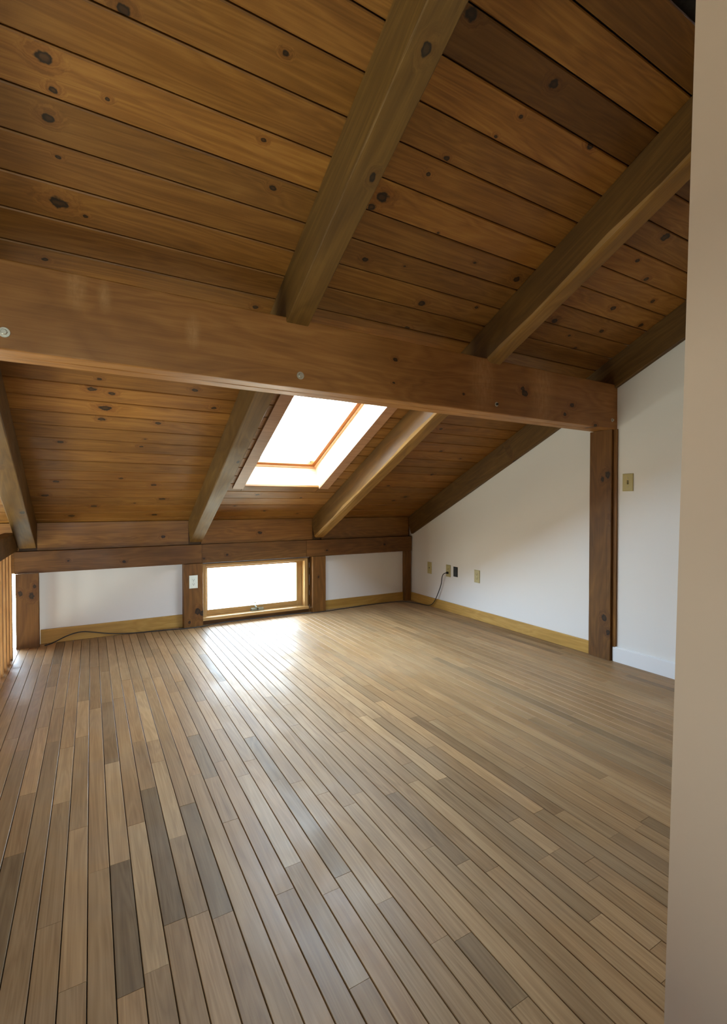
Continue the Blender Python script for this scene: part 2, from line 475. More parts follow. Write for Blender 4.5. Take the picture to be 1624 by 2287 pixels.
K_R = [(2.515, 1.34, .020), (2.687, 1.53, .012), (2.692, 1.723, .015), (2.913, 1.618, .012), (2.384, 1.887, .016), (3.05, 1.767, .015), (2.5, 1.47, .010),
     (2.30, 1.80, .009), (2.6, 1.95, .009), (2.8, 1.87, .012), (2.75, 2.02, .010), (2.377, 2.93, .012), (2.607, 3.213, .012), (2.798, 3.58, .016), (2.792, 4.013, .016),
     (2.70, 4.09, .014), (2.795, 3.70, .008), (2.3, 3.4, .010), (2.45, 3.8, .012), (2.3, 4.2, .010), (2.9, 3.3, .008)]
bays = [(-1.63, -.421, [], 3.0), (-.419, .808, K_L, .85), (.810, 2.006, K_M, .85), (2.008, R + .0, K_R, .85)]
tone_fix = {  # (bay, row counted from y 2.03): tone
}
for bi, (bx0, bx1, kn, ymin) in enumerate(bays):
    k = -1
    while True:
        wa = PH - PITCH + k * PITCH; wb = wa + PITCH; k += 1
        if wb < -.40: continue
        yc = KW - (wa + wb) / 2 * CP
        if KW - wa * CP < ymin: break
        tn = min(.95, max(.05, random.gauss(.5, .09))); hu = random.random()
        if bi == 2 and 1.08 < yc < 1.19: tn, hu = .0, 1.0
        if bi == 2 and 1.79 < yc < 1.90: tn, hu = .35, .1
        if bi == 1 and 1.67 < yc < 1.79: tn, hu = .36, .0
        if bi == 1 and 1.55 < yc < 1.67: tn, hu = .70, .5
        if bi == 1 and 2.9 < yc < 3.1: tn, hu = .85, .5
        if bi == 3 and 1.43 < yc < 1.79: tn, hu = .80, .1
        if bi == 3 and yc < 1.19: tn, hu = .03 + .15 * random.random(), .9  # dark tone paints the light's falloff into the top right planks
        if bi == 2 and yc < 1.0: tn, hu = .10, .7  # same painted falloff on the top rows of the middle bay
        spans = [(bx0, bx1)]
        if bi == 2 and wb > W0 + .004 and wa < W1 - .004:
            spans = [(bx0, SKX0 - .003), (SKX1 + .003, bx1)]
            # the plank cut by the skylight's sill or head goes on as a narrower piece
            if wa < W0 - .02 < wb: spans.append((SKX0 - .0025, SKX1 + .0025))
            if wa < W1 + .02 < wb: spans.append((SKX0 - .0025, SKX1 + .0025))
        for si, (x0, x1) in enumerate(spans):
            a, b = wa, wb
            if si == 2:
                if wa < W0 - .02 < wb: b = W0 + .0015
                else: a = W1 - .0015
            me = board_mesh('plank', x1 - x0 - .003, b - a - .0048, .018, .0035, tn, hu)
            # local frame: X along world x, Y up the slope, Z outward
            cxw = (x0 + x1) / 2
            mw = ROOF @ Matrix.Translation((cxw, (a + b) / 2, random.uniform(0, .0012)))
            o = link('plank', me, M['plank'], ceiling, mw)
            i = 0
            for (kx, ky, kr) in kn:
                kw_ = wy(ky)
                if a - kr * .3 < kw_ < b + kr * .3 and x0 < kx < x1 and i < 5:
                    o['knot_%d' % i] = [kx - cxw, kw_ - (a + b) / 2, kr]; i += 1
# second roof slope behind the camera, same planks left plain
RIDGE_Y = -1.0; RZ = ceil_z(RIDGE_Y)

# ================================================================== WALLS
def slab(name, pts, axis, t0, t1, mat, label, holes=None):
    """extruded polygon; pts are 2d, axis the extrusion axis"""
    V = []
    for t in (t0, t1):
        for (a, b) in pts:
            V.append((t, a, b) if axis == 'x' else (a, t, b))
    n = len(pts)
    F = [tuple(range(n)), tuple(range(2 * n - 1, n - 1, -1))] + [(i, i + n, (i + 1) % n + n, (i + 1) % n) for i in range(n)]
    c = Vector([(min(p[i] for p in V) + max(p[i] for p in V)) / 2 for i in range(3)])
    me = mesh(name, [tuple(Vector(p) - c) for p in V], F); piece_attr(me, .5, .5)
    import bmesh
    bm = bmesh.new(); bm.from_mesh(me); bmesh.ops.recalc_face_normals(bm, faces=bm.faces); bm.to_mesh(me); bm.free()
    o = link(name, me, mat, None, Matrix.Translation(c))
    return tag(o, label, 'wall', kind='structure')

slab('wall_right', [(KW + .12, -.2), (KW + .12, ceil_z(KW + .12)), (-1.0, ceil_z(-1.0)), (-1.0, -.2)], 'x', R, R + .12, M['wall'],
     'white gable wall on the right with a row of outlets and a post')
# knee wall: piers around the low window and the landing window
WX0, WX1 = .868, 1.938
kneewall = tag(boxes('wall_back', [(-.493, WX0, KW, KW + .1, -.2, .95), (WX1, R, KW, KW + .1, -.2, .95), (WX0, WX1, KW, KW + .1, .556, .95),
                               (WX0, WX1, KW, KW + .1, -.2, .0), (-4.1, -.493, KW, KW + .1, .575, .95), (-4.1, -1.0, KW, KW + .1, -.2, .575),
                               (-4.1, -.493, KW, KW + .1, -2.6, -.2)], M['wall']),
           'low white knee wall under the eaves at the back', 'wall', kind='structure')
# wall end close to the camera on the right
# its free edge is a little out of plumb
zt_ = ceil_z(.42)
zb_ = zt_ - RD - .006
lean = lambda z: .843 - .033 + (z - .26) * .0375
slab('wall_near', [(R, -.2), (R, zb_), (3.1485, zb_), (3.1485, zt_), (2.0600, zt_), (2.0600, zb_), (1.9545, zb_), (1.9545, zt_), (lean(zt_), zt_), (lean(-.2), -.2)], 'y', .30, .42, M['near'], 'end of a beige partition wall close by on the right')
# the open side: gable wall beyond the railing with a tall window, lower room
GX = -4.0
gy0, gy1, gz0, gz1 = 0.8, 4.3, -2.45, -.70
hy0, hy1, hz0, hz1 = 2.95, 3.45, -.35, .80      # small upper window
gab = []
gab += [(GX - .1, GX, -3.0, gy0, -2.6, .9), (GX - .1, GX, gy1, KW + .1, -2.6, .9), (GX - .1, GX, gy0, gy1, -2.6, gz0), (GX - .1, GX, gy0, hy0, gz1, .9), (GX - .1, GX, hy1, gy1, gz1, .9), (GX - .1, GX, hy0, hy1, gz1, hz0), (GX - .1, GX, hy0, hy1, hz1, .9), (GX - .1, GX, -3.0, RIDGE_Y, .9, 3.6)]
tag(boxes('wall_left', gab, M['panel']), 'brown gable wall of the open room beyond the railing', 'wall', kind='structure')
tag(slab('wall_left_peak', [(KW + .1, .9), (KW + .1, ceil_z(KW + .1)), (RIDGE_Y, RZ), (RIDGE_Y, .9)], 'x', GX - .1, GX, M['panel'], 'brown'),
    'upper triangle of the brown gable wall beyond the railing', 'wall', kind='structure')
bpy.data.objects['wall_left_peak'].name = 'wall_side'
tag(boxes('floor_lower', [(GX, XL - .075, -3.0, KW, -2.7, -2.6)], M['lowfloor']), 'pale floor of the lower room beyond the railing', 'floor', kind='structure')
bpy.data.objects['floor_lower'].name = 'floor_below'
tag(boxes('leak_stop_wall', [(XL - .075, XL + .02, -3.0, KW + .1, -2.6, -.22)], M['wall']), 'added unseen white wall stopping a light leak under the loft', 'wall', kind='structure')  # unseen wall, added to stop light leaking in below the loft
# wall behind the camera, with an opening added for fill light
RWA, RWB, RWZ0, RWZ1 = -.9, .5, .8, 1.8
tag(boxes('wall_front', [(GX, RWA, -3.1, -3.0, -2.6, 3.9), (RWB, R + .12, -3.1, -3.0, -2.6, 3.9), (RWA, RWB, -3.1, -3.0, -2.6, RWZ0),
                         (RWA, RWB, -3.1, -3.0, RWZ1, 3.9)], M['wall']), 'white wall behind the camera with an added opening for fill light', 'wall', kind='structure')
tag(boxes('ceiling_far', [(XO0, XO1, -3.1, -1.0, RZ - .02, RZ + .1)], M['deck']), 'flat ceiling part behind the camera', 'ceiling', kind='structure')
bpy.data.objects['ceiling_far'].name = 'ceiling_rear'
tag(boxes('wall_rear_right', [(R, R + .12, -3.1, -1.0, -.2, RZ)], M['wall']), 'white wall on the right behind the camera', 'wall', kind='structure')
bpy.data.objects['wall_rear_right'].name = 'wall_entrance'
tag(boxes('floor_rear', [(XL - .06, R, -3.0, -.25, -.2, 0)], M['dark']), 'plain floor behind the camera', 'floor', kind='structure')
bpy.data.objects['floor_rear'].name = 'floor_landing'
tag(boxes('trim_1', [(XL - .075, XL - .06, -3.0, KW, -.22, .001)], M['rail'], tone=.3), 'edge board closing the loft floor under the railing', 'trim', kind='structure')

def bar(name, x0, x1, y0, y1, z0, z1, mat, parent, tone=.5, hue=.3):
    d = (x1 - x0, y1 - y0, z1 - z0)
    c = ((x0 + x1) / 2, (y0 + y1) / 2, (z0 + z1) / 2)
    if d[0] >= d[2] and d[0] >= d[1]: mw = frame_matrix(c, (1, 0, 0), (0, 0, 1)); L, W, H = d[0], d[1], d[2]
    elif d[2] >= d[1]: mw = frame_matrix(c, (0, 0, 1), (0, -1, 0)); L, W, H = d[2], d[0], d[1]
    else: mw = frame_matrix(c, (0, 1, 0), (0, 0, 1)); L, W, H = d[1], d[0], d[2]
    return timber(name, L, W, H, mw, mat, parent, min(.003, min(W, H) * .2), 1, 0, tone, hue)

# ================================================================== TIMBERS
def rafter(x0, x1, label, tone, hue, knots=(), wane=None, seg=40, wob=.0012):
    ya, yb = KW + .0, -.95
    wa, wb = .0060, wy(yb)
    L = wb - wa
    # local X up the slope, local Z outward -> local Y = Z x X
    c = ROOF @ Vector(((x0 + x1) / 2, (wa + wb) / 2, -RD * CP / 2))
    mw = frame_matrix(c, (0, -CP, SP), (0, SP, CP))
    o = timber('rafter', L, x1 - x0, RD * CP - .001, mw, M['rafter'], None, .005, seg, wob, tone, hue, wane=wane)
    for i, (u, vv, r) in enumerate(knots): o['knot_%d' % i] = [wy(u) - (wa + wb) / 2, vv, r]
    return tag(o, label, 'rafter', 'sloping roof rafters')
# knots on the underside: (y, sideways, radius); local Y points to -x here or +x depending on the frame
rafter(-.48, -.3657, 'leftmost roof rafter, running down to the corner post above the railing', .55, .5, [(3.9, .03, .016), (3.35, -.02, .012)])
rafter(.7553, .8612, 'roof rafter just left of the skylight, over the post with the white outlet', .55, .3, [(1.47, .02, .012), (1.15, .0, .014), (3.2, .03, .01)])
_w = [random.random() for _ in range(80)]
def wane2(t, corner):
    if corner not in (0, 1): return 0
    i = t * 26; a = _w[int(i)]; b = _w[int(i) + 1]; f = i - int(i)
    n = a + (b - a) * f
    return (.008 + .030 * n) if corner == WANE_C else .004
WANE_C = 0
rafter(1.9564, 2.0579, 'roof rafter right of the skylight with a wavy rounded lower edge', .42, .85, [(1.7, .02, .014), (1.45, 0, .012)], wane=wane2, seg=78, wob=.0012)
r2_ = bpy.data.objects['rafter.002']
r2_.data.materials.append(M['lit_underside'])
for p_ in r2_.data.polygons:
    if p_.normal.z < -.3: p_.material_index = 1  # painted bounce light on the faces that look down
rafter(3.150, 3.1815, 'roof rafter set against the white gable wall at the far right', .35, .6, [(3.0, .0, .012)])
rafter(-1.70, -1.59, 'roof rafter beyond the railing over the open room', .55, .5)
# packing over the camera side beyond reach of the frame is left out

# main tie beam, two plies bolted together
beam = empty('ceiling_beam', (1.4, 2.09, 1.6208))
tag(beam, 'long heavy bolted wooden beam crossing the room under the rafters', 'beam')
BX0, BX1, BZ0, BZ1 = -3.9, R - .001, 1.6208, 1.9272
bc = (BX0 + BX1) / 2; bl = BX1 - BX0; bzc = (BZ0 + BZ1) / 2
b1 = timber('beam_ply', bl, .082, BZ1 - BZ0, frame_matrix((bc, 2.0026 + .041, bzc), (1, 0, 0), (0, 0, 1)), M['beam'], beam, .006, 60, .0012, .52, .35)
kb = [(2.26, 1.765, .020), (2.245, 1.79, .012), (2.70, 1.737, .014), (2.63, 1.673, .012), (1.783, 1.705, .006), (2.941, 1.627, .012), (1.324, 1.708, .006), (1.33, 1.825, .010)]
for i, (x, z, r) in enumerate(kb): b1['knot_%d' % i] = [x - bc, z - bzc, r]
for i, (x, z, r) in enumerate([(-.04, 1.880, .07), (.05, 1.862, .05), (.36, 1.79, .06), (2.42, 1.80, .22), (1.92, 1.82, .20)]): b1['scuff_sheen_%d' % i] = [x - bc, z - bzc, r]  # small ones are scuffs, the last two large ones paint a lit sheen
b2 = timber('beam_ply', bl, .086, BZ1 - BZ0 - .004, frame_matrix((bc, 2.1789 - .043, bzc + .001), (1, 0, 0), (0, 0, 1)), M['beam'], beam, .008, 60, .002, .62, .2)
for n_, (x, z) in enumerate([(-.249, 1.679), (.821, 1.677), (2.03, 1.674), (3.125, 1.679), (-1.45, 1.678)]):
    big = .0165 if n_ < 2 else .012
    mwb = Matrix.Translation((x, 2.0026, z)) @ Matrix.Rotation(math.pi / 2, 4, 'X')
    bo = revolve('bolt_washer', [(big * 1.05, -.001), (big * 1.05, .0015), (big, .0025)], M['bolt'], mwb, beam, 24)
    mwh = Matrix.Translation((x, 2.0026 - .002, z)) @ Matrix.Rotation(math.pi / 2, 4, 'X')
    revolve('bolt_head', [(big * .62, 0), (big * .62, .006), (big * .5, .009)], M['bolt'] if n_ != 2 else M['slot'], mwh, bo, 6 if n_ != 1 else 16)

# timber on top of the knee wall, in three lengths
plate = empty('wall_plate', (1.3, YP + .06, ZB))
tag(plate, 'horizontal timber running along the top of the low knee wall', 'beam')
for (x0, x1, tn, hu, dy) in ((-.508, .862, .42, .5, 0), (.864, 1.880, .30, .0, .004), (1.882, 3.172, .46, .3, 0)):
    timber('plate_length', x1 - x0, .062 - dy, ZT - ZB, frame_matrix(((x0 + x1) / 2, YP + .031 + dy / 2, (ZT + ZB) / 2), (1, 0, 0), (0, 1, 0)) @ Matrix.Rotation(0, 4, 'X'),
           M['post'], plate, .004, 16, .001, tn, hu) if False else \
    timber('plate_length', x1 - x0, ZT - ZB, .062 - dy, frame_matrix(((x0 + x1) / 2, YP + .031 + dy / 2, (ZT + ZB) / 2), (1, 0, 0), (0, -1, 0)),
           M['post'], plate, .004, 16, .001, tn, hu, knots=[(random.uniform(-.4, .4), random.uniform(-.05, .05), .010), (random.uniform(-.6, .6), random.uniform(-.05, .05), .008)])

def post(x0, x1, y0, y1, z1, label, tone, hue, knots=(), facing=(0, -1, 0), ch=.004, z0=0):
    # local X up, local Z toward the viewer's face
    c = ((x0 + x1) / 2, (y0 + y1) / 2, (z0 + z1) / 2)
    if abs(facing[1]) > 0: W, H = x1 - x0, y1 - y0
    else: W, H = y1 - y0, x1 - x0
    mw = frame_matrix(c, (0, 0, 1), facing)
    o = timber('post', z1 - z0, W, H, mw, M['post'], None, ch, 12, .0012, tone, hue)
    for i, (p, r) in enumerate(knots):
        q = mw.inverted() @ Vector(p); o['knot_%d' % i] = [q.x, q.y, r]
    return tag(o, label, 'post')
post(-.500, -.352, 4.41, 4.432, ZB, 'dark wooden corner post of the knee wall beside the railing', .25, .6, [((-.47, 4.41, .42), .014), ((-.40, 4.41, .40), .018), ((-.38, 4.41, .47), .012)], z0=0).name = 'corner_post'
post(.704, .868, 4.41, KW - .001, ZB, 'wooden post left of the low window carrying a white outlet', .55, .35, [((.82, 4.41, .14), .022), ((.86, 4.41, .12), .020), ((.75, 4.41, .05), .010)])
post(1.938, 2.082, 4.41, 4.536, ZB, 'wooden post right of the low window', .58, .3, [((2.0, 4.41, .36), .009)])
post(3.092, 3.170, YP + .005, KW - .001, ZB, 'narrow wooden post in the far corner under the knee wall timber', .38, .3)
post(3.153, R - .0005, 2.022, 2.190, BZ0, 'tall knotty wooden post on the white wall carrying the beam', .36, .35,
     [((3.153, 2.051, 1.306), .018), ((3.153, 2.09, 1.277), .013), ((3.153, 2.0, 1.01), .020), ((3.153, 2.067, .292), .018), ((3.153, 2.039, .196), .014)], facing=(-1, 0, 0))
tag(bar('trim_2', R - .012, R - .0005, 1.993, 2.020, .100, BZ0, M['post'], None, .9, .1), 'thin wooden strip beside the tall post', 'trim', kind='structure')

# boards closing the gaps between rafters above the knee wall timber
for i, (x0, x1, tn) in enumerate([(-.3645, .7540, .62), (.8625, 1.9550, .52), (2.0592, 3.149, .40), (-1.588, -.481, .8)]):
    y = 4.463
    me = board_mesh('trim', x1 - x0, ceil_z(y) - ZT - .006, .016, .002, tn, .3)
    mw = frame_matrix(((x0 + x1) / 2, y, (ceil_z(y) + ZT) / 2 - .002), (1, 0, 0), (0, 1, 0))
    o = link('trim_%d' % (3 + i), me, M['plank'], None, mw)
    tag(o, ['wide board between rafters above the knee wall, left part', 'wide board above the knee wall behind the skylight bay',
            'wide board above the knee wall in the right corner', 'board between rafters beyond the railing'][i], 'trim', kind='structure')
    if i == 1: o['knot_0'] = [.0, .02, .014]
    if i == 0: o['knot_0'] = [.35, .03, .012]
tag(boxes('trim_7', [(-4.0, -1.702, 4.455, 4.479, ZT, .95)], M['post'], tone=.5), 'board over the far knee wall of the open room', 'trim', kind='structure')
tag(boxes('trim_8', [(-4.0, -.510, 4.44, KW, .575, ZT)], M['post'], tone=.5), 'timber along the knee wall top beyond the railing', 'trim', kind='structure')

tag(boxes('trim_9', [(-.508, R - .001, KW - .0045, KW - .0005, .60, .943)], M['post'], tone=.3), 'dark backing board above the knee wall', 'trim', kind='structure')

# ================================================================== BASEBOARDS
tag(bar('baseboard_back', -.351, .703, KW - .016, KW - .0005, 0, .112, M['trim'], None, .45, .2), 'yellow pine baseboard on the knee wall left of the window', 'baseboard', kind='structure')
tag(bar('baseboard_corner', 2.083, 3.091, KW - .016, KW - .0005, 0, .095, M['trim'], None, .30, .4), 'yellow pine baseboard on the knee wall right of the window', 'baseboard', kind='structure')
bpy.data.objects['baseboard_corner'].name = 'baseboard_rear'
tag(bar('baseboard_right', R - .016, R - .0005, 2.191, YP + .004, 0, .095, M['trim'], None, .6, .1), 'yellow pine baseboard along the white gable wall', 'baseboard', kind='structure')
tag(boxes('baseboard_near', [(R - .016, R - .0005, .43, 2.012, 0, .098), (R - .012, R - .0005, .43, 2.012, .098, .104)], M['whitetrim']),
    'white painted baseboard right of the tall post', 'baseboard', kind='structure')

# ================================================================== LOW WINDOW
win = empty('window_1', (1.4, KW, .05))
tag(win, 'low wide awning window with pine frame between two posts, bright daylight outside', 'window', kind='structure')
fy0, fy1 = 4.462, 4.59
bar('frame_jamb', .8685, .905, fy0, fy1, .045, .5565, M['sash'], win, .55)
bar('frame_jamb', 1.870, 1.905, fy0, fy1, .045, .5565, M['sash'], win, .6)
bar('frame_head', .905, 1.870, fy0, fy1, .528, .5565, M['sash'], win, .55)
bar('frame_sill', .870, 1.905, 4.440, fy1, .040, .068, M['sash'], win, .75)
sash = empty('sash', (1.4, 4.54, .1)); sash.parent = win; sash.matrix_parent_inverse = win.matrix_world.inverted()
bpy.context.view_layer.update()
sy0, sy1 = 4.535, 4.575
bar('stile', .9055, .932, sy0, sy1, .0685, .5275, M['sash'], sash, .45)
bar('stile', 1.812, 1.8695, sy0, sy1, .0685, .5275, M['sash'], sash, .4)
bar('rail', .932, 1.812, sy0, sy1, .0685, .118, M['sash'], sash, .5)
bar('rail', .932, 1.812, sy0, sy1, .505, .5275, M['sash'], sash, .5)
o = boxes('pane', [(.930, 1.814, 4.553, 4.557, .116, .507)], M['glass'], sash)
bar('apron', .870, 1.937, 4.470, 4.486, .0005, .040, M['post'], win, .18, .2)
bar('side_gap_board', 1.9055, 1.937, 4.50, 4.58, .0, .5565, M['post'], win, .2, .3)
# crank handle
ck = empty('crank', (1.40, 4.52, .07)); ck.parent = win; ck.matrix_parent_inverse = win.matrix_world.inverted(); bpy.context.view_layer.update()
boxes('crank_base', [(1.335, 1.385, 4.500, 4.528, .0685, .094), (1.405, 1.455, 4.500, 4.528, .0685, .092), (1.33, 1.46, 4.508, 4.53, .0685, .078)], M['crank'], ck)
revolve('crank_shaft', [(.005, 0), (.006, .03), (.004, .05)], M['crank'], Matrix.Translation((1.395, 4.505, .078)) @ Matrix.Rotation(-.5, 4, 'Y'), ck, 12)
revolve('crank_knob', [(.003, 0), (.0035, .02), (.006, .026), (.006, .036), (.002, .040)], M['almond'], Matrix.Translation((1.372, 4.505, .118)), ck, 12)

# window beyond the railing in the knee wall
w3 = empty('window_3', (-1.1, KW, 0)); tag(w3, 'low window beyond the railing seen as a bright strip beside the corner post', 'window', kind='structure')
bar('frame_jamb', -.999, -.96, KW, 4.59, -.19, .574, M['sash'], w3)
bar('frame_head', -.96, -.494, 4.54, 4.59, .560, .574, M['sash'], w3)
boxes('pane', [(-.96, -.494, 4.560, 4.564, -.19, .560)], M['glass'], w3)
# big gable window beyond the railing
w4 = empty('window_4', (GX, 1.5, gz0)); tag(w4, 'large gable window of the open room beyond the railing', 'window', kind='structure')
for y in (gy0, (gy0 + gy1) / 2 - .03, gy1 - .06):
    bar('frame_post', GX - .09, GX - .02, y, y + .06, gz0 + .06, gz1 - .06, M['sash'], w4)
for z in (gz0, gz1 - .06):
    bar('frame_rail', GX - .09, GX - .02, gy0, gy1, z, z + .06, M['sash'], w4)
boxes('pane', [(GX - .057, GX - .053, gy0 + .06, (gy0 + gy1) / 2 - .03, gz0 + .06, gz1 - .06)], M['glass'], w4)
boxes('pane', [(GX - .057, GX - .053, (gy0 + gy1) / 2 + .03, gy1 - .06, gz0 + .06, gz1 - .06)], M['glass'], w4)
w6 = empty('window_6', (GX, 3.2, hz0)); tag(w6, 'small upper gable window of the open room', 'window', kind='structure')
for y in (hy0, hy1 - .04):
    bar('frame_post', GX - .09, GX - .02, y, y + .04, hz0 + .04, hz1 - .04, M['sash'], w6)
for z in (hz0, hz1 - .04):
    bar('frame_rail', GX - .09, GX - .02, hy0, hy1, z, z + .04, M['sash'], w6)
boxes('pane', [(GX - .057, GX - .053, hy0 + .04, hy1 - .04, hz0 + .04, hz1 - .04)], M['glass'], w6)
w5 = empty('fill_window', (0, -3, .1)); tag(w5, 'added unseen window behind the camera for fill light', 'window', kind='structure')  # added window out of view, lets in fill light
for x in (RWA, RWB - .06):
    bar('frame_post', x, x + .06, -3.09, -3.02, RWZ0 + .06, RWZ1 - .06, M['sash'], w5)
for z in (RWZ0, RWZ1 - .06):
    bar('frame_rail', RWA, RWB, -3.09, -3.02, z, z + .06, M['sash'], w5)
boxes('pane', [(RWA + .06, RWB - .06, -3.057, -3.053, RWZ0 + .06, RWZ1 - .06)], M['glass'], w5)

# ================================================================== SKYLIGHT
sk = empty('window_2', tuple(ROOF @ Vector(((SKX0 + SKX1) / 2, (W0 + W1) / 2, 0))))
tag(sk, 'skylight in the sloping ceiling with bright pale lining and wooden sash', 'window', kind='structure')
DEP = .25 * CP
def sbox(name, lst, mat, tone=.5, hue=.3, parent=sk):
    V, F = [], []
    for b in lst:
        v, f = box_geo(*b); k = len(V); V += v; F += [tuple(i + k for i in q) for q in f]
    c = Vector([(min(p[i] for p in V) + max(p[i] for p in V)) / 2 for i in range(3)])
    me = mesh(name, [tuple(Vector(p) - c) for p in V], F); piece_attr(me, tone, hue)
    return link(name, me, mat, parent, ROOF @ Matrix.Translation(c))
TB = .016
sbox('lining_board', [(SKX0 - TB, SKX0, W0 - TB, W1 + TB, 0, DEP + .02)], M['shaft'])
sbox('lining_board', [(SKX1, SKX1 + TB, W0 - TB, W1 + TB, 0, DEP + .02)], M['shaft'])
sbox('lining_board', [(SKX0, SKX1, W0 - TB, W0, .0185, DEP + .02)], M['shaft'])
sbox('lining_board', [(SKX0, SKX1, W1, W1 + TB, 0, DEP + .02)], M['shaft'])
# stop strip running round the lining under the sash
sbox('stop_strip', [(SKX1 - .012, SKX1 - .0003, W0 + .012, W1 - .012, DEP - .035, DEP - .022), (SKX0 + .0003, SKX0 + .012, W0 + .012, W1 - .012, DEP - .035, DEP - .022),
                    (SKX0 + .0003, SKX1 - .0003, W0 + .0003, W0 + .012, DEP - .035, DEP - .022), (SKX0 + .0003, SKX1 - .0003, W1 - .012, W1 - .0003, DEP - .035, DEP - .022)], M['shaft'])
SF = .044
sbox('sash_rail', [(SKX0 + .002, SKX1 - .002, W0 + .002, W0 + SF, DEP - .022, DEP + .02)], M['skysash'], .5, .9)
sbox('sash_rail', [(SKX0 + .002, SKX1 - .002, W1 - SF, W1 - .002, DEP - .022, DEP + .02)], M['skysash'], .5, .9)
sbox('sash_stile', [(SKX0 + .002, SKX0 + SF, W0 + SF, W1 - SF, DEP - .022, DEP + .02)], M['skysash'], .5, .9)
sbox('sash_stile', [(SKX1 - SF, SKX1 - .002, W0 + SF, W1 - SF, DEP - .022, DEP + .02)], M['skysash'], .5, .9)
sbox('pane', [(SKX0 + SF - .004, SKX1 - SF + .004, W0 + SF - .004, W1 - SF + .004, DEP, DEP + .004)], M['glass'])
sbox('casing', [(SKX0 - .088, SKX0 - .001, W0 - .03, W1 + .07, -.014, -.001)], M['casing'], .45)
sbox('casing', [(SKX1 + .001, SKX1 + .088, W0 - .004, W1 + .07, -.014, -.001)], M['casing'], .5)
revolve('latch', [(.008, 0), (.008, .012), (.004, .016)], M['crank'], ROOF @ Matrix.Translation((SKX1 - SF - .02, W0 + SF + .02, DEP - .008)), sk, 12)

# ================================================================== RAILING
rl = empty('railing', (XL - .04, 2.5, 0)); tag(rl, 'wooden railing with square balusters along the open left side', 'railing')
RZ0, RZ1 = .748, .885
timber('handrail', 4.80 - .02, .086, RZ1 - RZ0, frame_matrix((XL - .0505, 4.405 - 2.39, (RZ0 + RZ1) / 2), (0, 1, 0), (0, 0, 1)), M['rafter'], rl, .006, 1, 0, .55, .3)
y = 4.165
while y > -.3:
    bar('baluster', XL - .0530, XL - .0180, y - .018, y + .018, .001, RZ0 - .0005, M['rail'], rl, random.uniform(.5, .75), random.random() * .4)
    y -= .1355

# ================================================================== ELECTRICAL
def plate_obj(name, label, cat, pos, normal, mat, kind, w=.070, h=.115, group=None):
    t = empty(name, pos); tag(t, label, cat, group)
    X = Vector((0, 0, 1)); Z = Vector(normal); base = frame_matrix(pos, X, Z)   # local X up, Z out of the wall
    me_v, me_f = box_geo(-h / 2, h / 2, -w / 2, w / 2, 0, .004)
    ins = .0035
    vs = [(-h / 2, -w / 2, 0), (h / 2, -w / 2, 0), (h / 2, w / 2, 0), (-h / 2, w / 2, 0),
          (-h / 2, -w / 2, .003), (h / 2, -w / 2, .003), (h / 2, w / 2, .003), (-h / 2, w / 2, .003),
          (-h / 2 + ins, -w / 2 + ins, .0055), (h / 2 - ins, -w / 2 + ins, .0055), (h / 2 - ins, w / 2 - ins, .0055), (-h / 2 + ins, w / 2 - ins, .0055)]
    fs = [(3, 2, 1, 0), (0, 1, 5, 4), (1, 2, 6, 5), (2, 3, 7, 6), (3, 0, 4, 7), (4, 5, 9, 8), (5, 6, 10, 9), (6, 7, 11, 10), (7, 4, 8, 11), (8, 9, 10, 11)]
    me = mesh('cover_plate', vs, fs); piece_attr(me, .5, .5)
    link('cover_plate', me, mat, t, base)
    def sub(nm, b, m2, par=t):
        v, f = box_geo(*b); me = mesh(nm, v, f); piece_attr(me, .5, .5); return link(nm, me, m2, par, base)
    if kind == 'duplex':
        for s in (-1, 1):
            c = s * .0195
            rc = sub('receptacle', (c - .014, c + .014, -.0165, .0165, .005, .0075), mat)
            sub('slot', (c - .002, c + .007, -.008, -.006, .0072, .0079), M['slot'], rc)
            sub('slot', (c - .002, c + .006, .006, .008, .0072, .0079), M['slot'], rc)
            sub('ground_slot', (c - .010, c - .005, -.0025, .0025, .0072, .0079), M['slot'], rc)
        revolve('screw', [(.003, .005), (.003, .0065), (.002, .007)], M['bolt'], base, t, 10)
    elif kind == 'switch':
        sub('switch_opening', (-.013, .013, -.006, .006, .005, .006), M['slot'])
        v = [(-.010, -.004, .005), (.010, -.004, .005), (.010, .004, .005), (-.010, .004, .005), (-.013, -.003, .017), (-.005, -.003, .019), (-.005, .003, .019), (-.013, .003, .017)]
        me = mesh('toggle', v, [(3, 2, 1, 0), (4, 5, 6, 7), (0, 1, 5, 4), (1, 2, 6, 5), (2, 3, 7, 6), (3, 0, 4, 7)]); piece_attr(me, .5, .5); link('toggle', me, mat, t, base)
        for s in (-1, 1): revolve('screw', [(.003, .005), (.003, .0065), (.002, .007)], M['bolt'], base @ Matrix.Translation((s * .030, 0, 0)), t, 10)
    elif kind == 'jack':
        sub('jack_opening', (-.006, .006, -.006, .006, .005, .006), M['slot'])
        for s in (-1, 1): revolve('screw', [(.003, .005), (.003, .0065), (.002, .007)], M['bolt'], base @ Matrix.Translation((s * .042, 0, 0)), t, 10)
    elif kind == 'box':
        sub('recess', (-h / 2 + .008, h / 2 - .008, -w / 2 + .007, w / 2 - .007, .0054, .0062), M['black'])
    return t
EPS = .0006
plate_obj('wall_plate_cover', 'small almond cover plate nearest the far corner on the white wall', 'plate', (R - EPS, 4.109, .410), (-1, 0, 0), M['almond'], 'jack', .070, .125)
plate_obj('outlet', 'almond outlet with a dark cord plugged into it', 'outlet', (R - EPS, 3.797, .415), (-1, 0, 0), M['almond'], 'duplex', .070, .122)
plate_obj('wall_box', 'black open wall box beside the plugged in outlet', 'wall box', (R - EPS, 3.686, .418), (-1, 0, 0), M['black'], 'box', .062, .100)
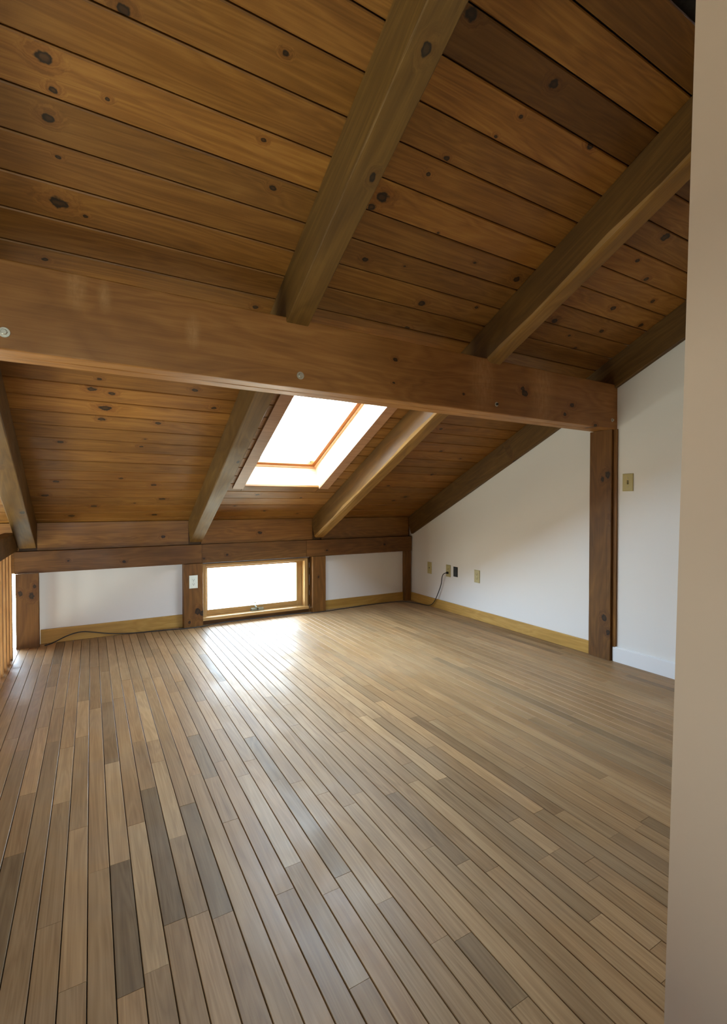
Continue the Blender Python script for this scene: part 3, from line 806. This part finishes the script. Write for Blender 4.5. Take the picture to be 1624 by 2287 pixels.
plate_obj('outlet', 'almond outlet on the white wall right of the black wall box', 'outlet', (R - EPS, 3.379, .413), (-1, 0, 0), M['almond'], 'duplex', .072, .120)
plate_obj('light_switch', 'almond light switch on the white wall right of the tall post', 'switch', (R - EPS, 1.921, 1.248), (-1, 0, 0), M['almond'], 'switch', .074, .120)
plate_obj('outlet', 'white outlet on the wooden post left of the low window', 'outlet', (.785, 4.41 - EPS, .409), (0, -1, 0), M['ivory'], 'duplex', .072, .115)

def cable(name, pts, r, mat, label, cat='cord'):
    cu = bpy.data.curves.new(name, 'CURVE'); cu.dimensions = '3D'; cu.bevel_depth = r; cu.bevel_resolution = 3; cu.resolution_u = 8
    sp = cu.splines.new('NURBS'); sp.points.add(len(pts) - 1)
    for p, q in zip(sp.points, pts): p.co = (*q, 1)
    sp.use_endpoint_u = True; sp.order_u = 3
    tmp = bpy.data.objects.new('tmp_curve', cu); scene.collection.objects.link(tmp)
    bpy.context.view_layer.update()
    me = bpy.data.meshes.new_from_object(tmp.evaluated_get(bpy.context.evaluated_depsgraph_get()))
    bpy.data.objects.remove(tmp)
    c = sum((Vector(v.co) for v in me.vertices), Vector()) / len(me.vertices)
    for v in me.vertices: v.co -= c
    me.name = name; me.materials.clear(); piece_attr(me, .5, .5)
    for p in me.polygons: p.use_smooth = True
    o = link(name, me, mat, None, Matrix.Translation(c))
    return tag(o, label, cat)
cr_ = .0042
c1 = cable('power_cord', [(R - .012, 3.797, .395), (R - .035, 3.80, .395), (R - .045, 3.83, .38), (R - .03, 3.868, .335), (R - .025, 3.882, .263), (R - .03, 3.93, .16),
      (R - .035, 3.985, .06), (R - .04, 4.06, .008), (R - .05, 4.2, cr_), (3.08, 4.40, cr_), (2.9, 4.455, cr_), (2.6, 4.45, cr_), (2.45, 4.43, cr_), (2.25, 4.42, cr_), (2.10, 4.400, cr_),
      (1.93, 4.40, cr_), (1.80, 4.455, cr_), (1.4, 4.460, cr_), (1.0, 4.455, cr_), (.88, 4.40, cr_), (.70, 4.398, cr_), (.60, 4.43, cr_), (.4, 4.45, cr_), (.25, 4.470, .006), (.12, 4.474, .022),
      (.0, 4.474, .052), (-.08, 4.474, .068), (-.17, 4.472, .050), (-.25, 4.455, .015), (-.29, 4.43, cr_), (-.32, 4.415, cr_)], cr_, M['cord'],
      'dark power cord hanging from an outlet and running along the knee wall')
pl = revolve('plug', [(.008, 0), (.012, .004), (.012, .016), (.006, .026)], M['cord'], frame_matrix((R - .0085, 3.797, .3955), (0, 0, 1), (-1, 0, 0)), c1, 14)

# portals
window_portal('portal_knee', (1.37, 4.60, .31), (-math.pi / 2, 0, 0), .95, .46)
window_portal('portal_rail', (-.74, 4.60, .19), (-math.pi / 2, 0, 0), .46, .78)
window_portal('portal_gable', (GX - .095, (gy0 + gy1) / 2, (gz0 + gz1) / 2), (0, -math.pi / 2, 0), gz1 - gz0, gy1 - gy0)
window_portal('portal_upper', (GX - .095, (hy0 + hy1) / 2, (hz0 + hz1) / 2), (0, -math.pi / 2, 0), hz1 - hz0, hy1 - hy0)
window_portal('portal_rear', ((RWA + RWB) / 2, -3.1, (RWZ0 + RWZ1) / 2), (math.pi / 2, 0, 0), RWB - RWA, RWZ1 - RWZ0)
psk = window_portal('portal_skylight', (0, 0, 0), (0, 0, 0), SKX1 - SKX0, W1 - W0)
psk.matrix_world = ROOF @ Matrix.Translation(((SKX0 + SKX1) / 2, (W0 + W1) / 2, DEP + .03))
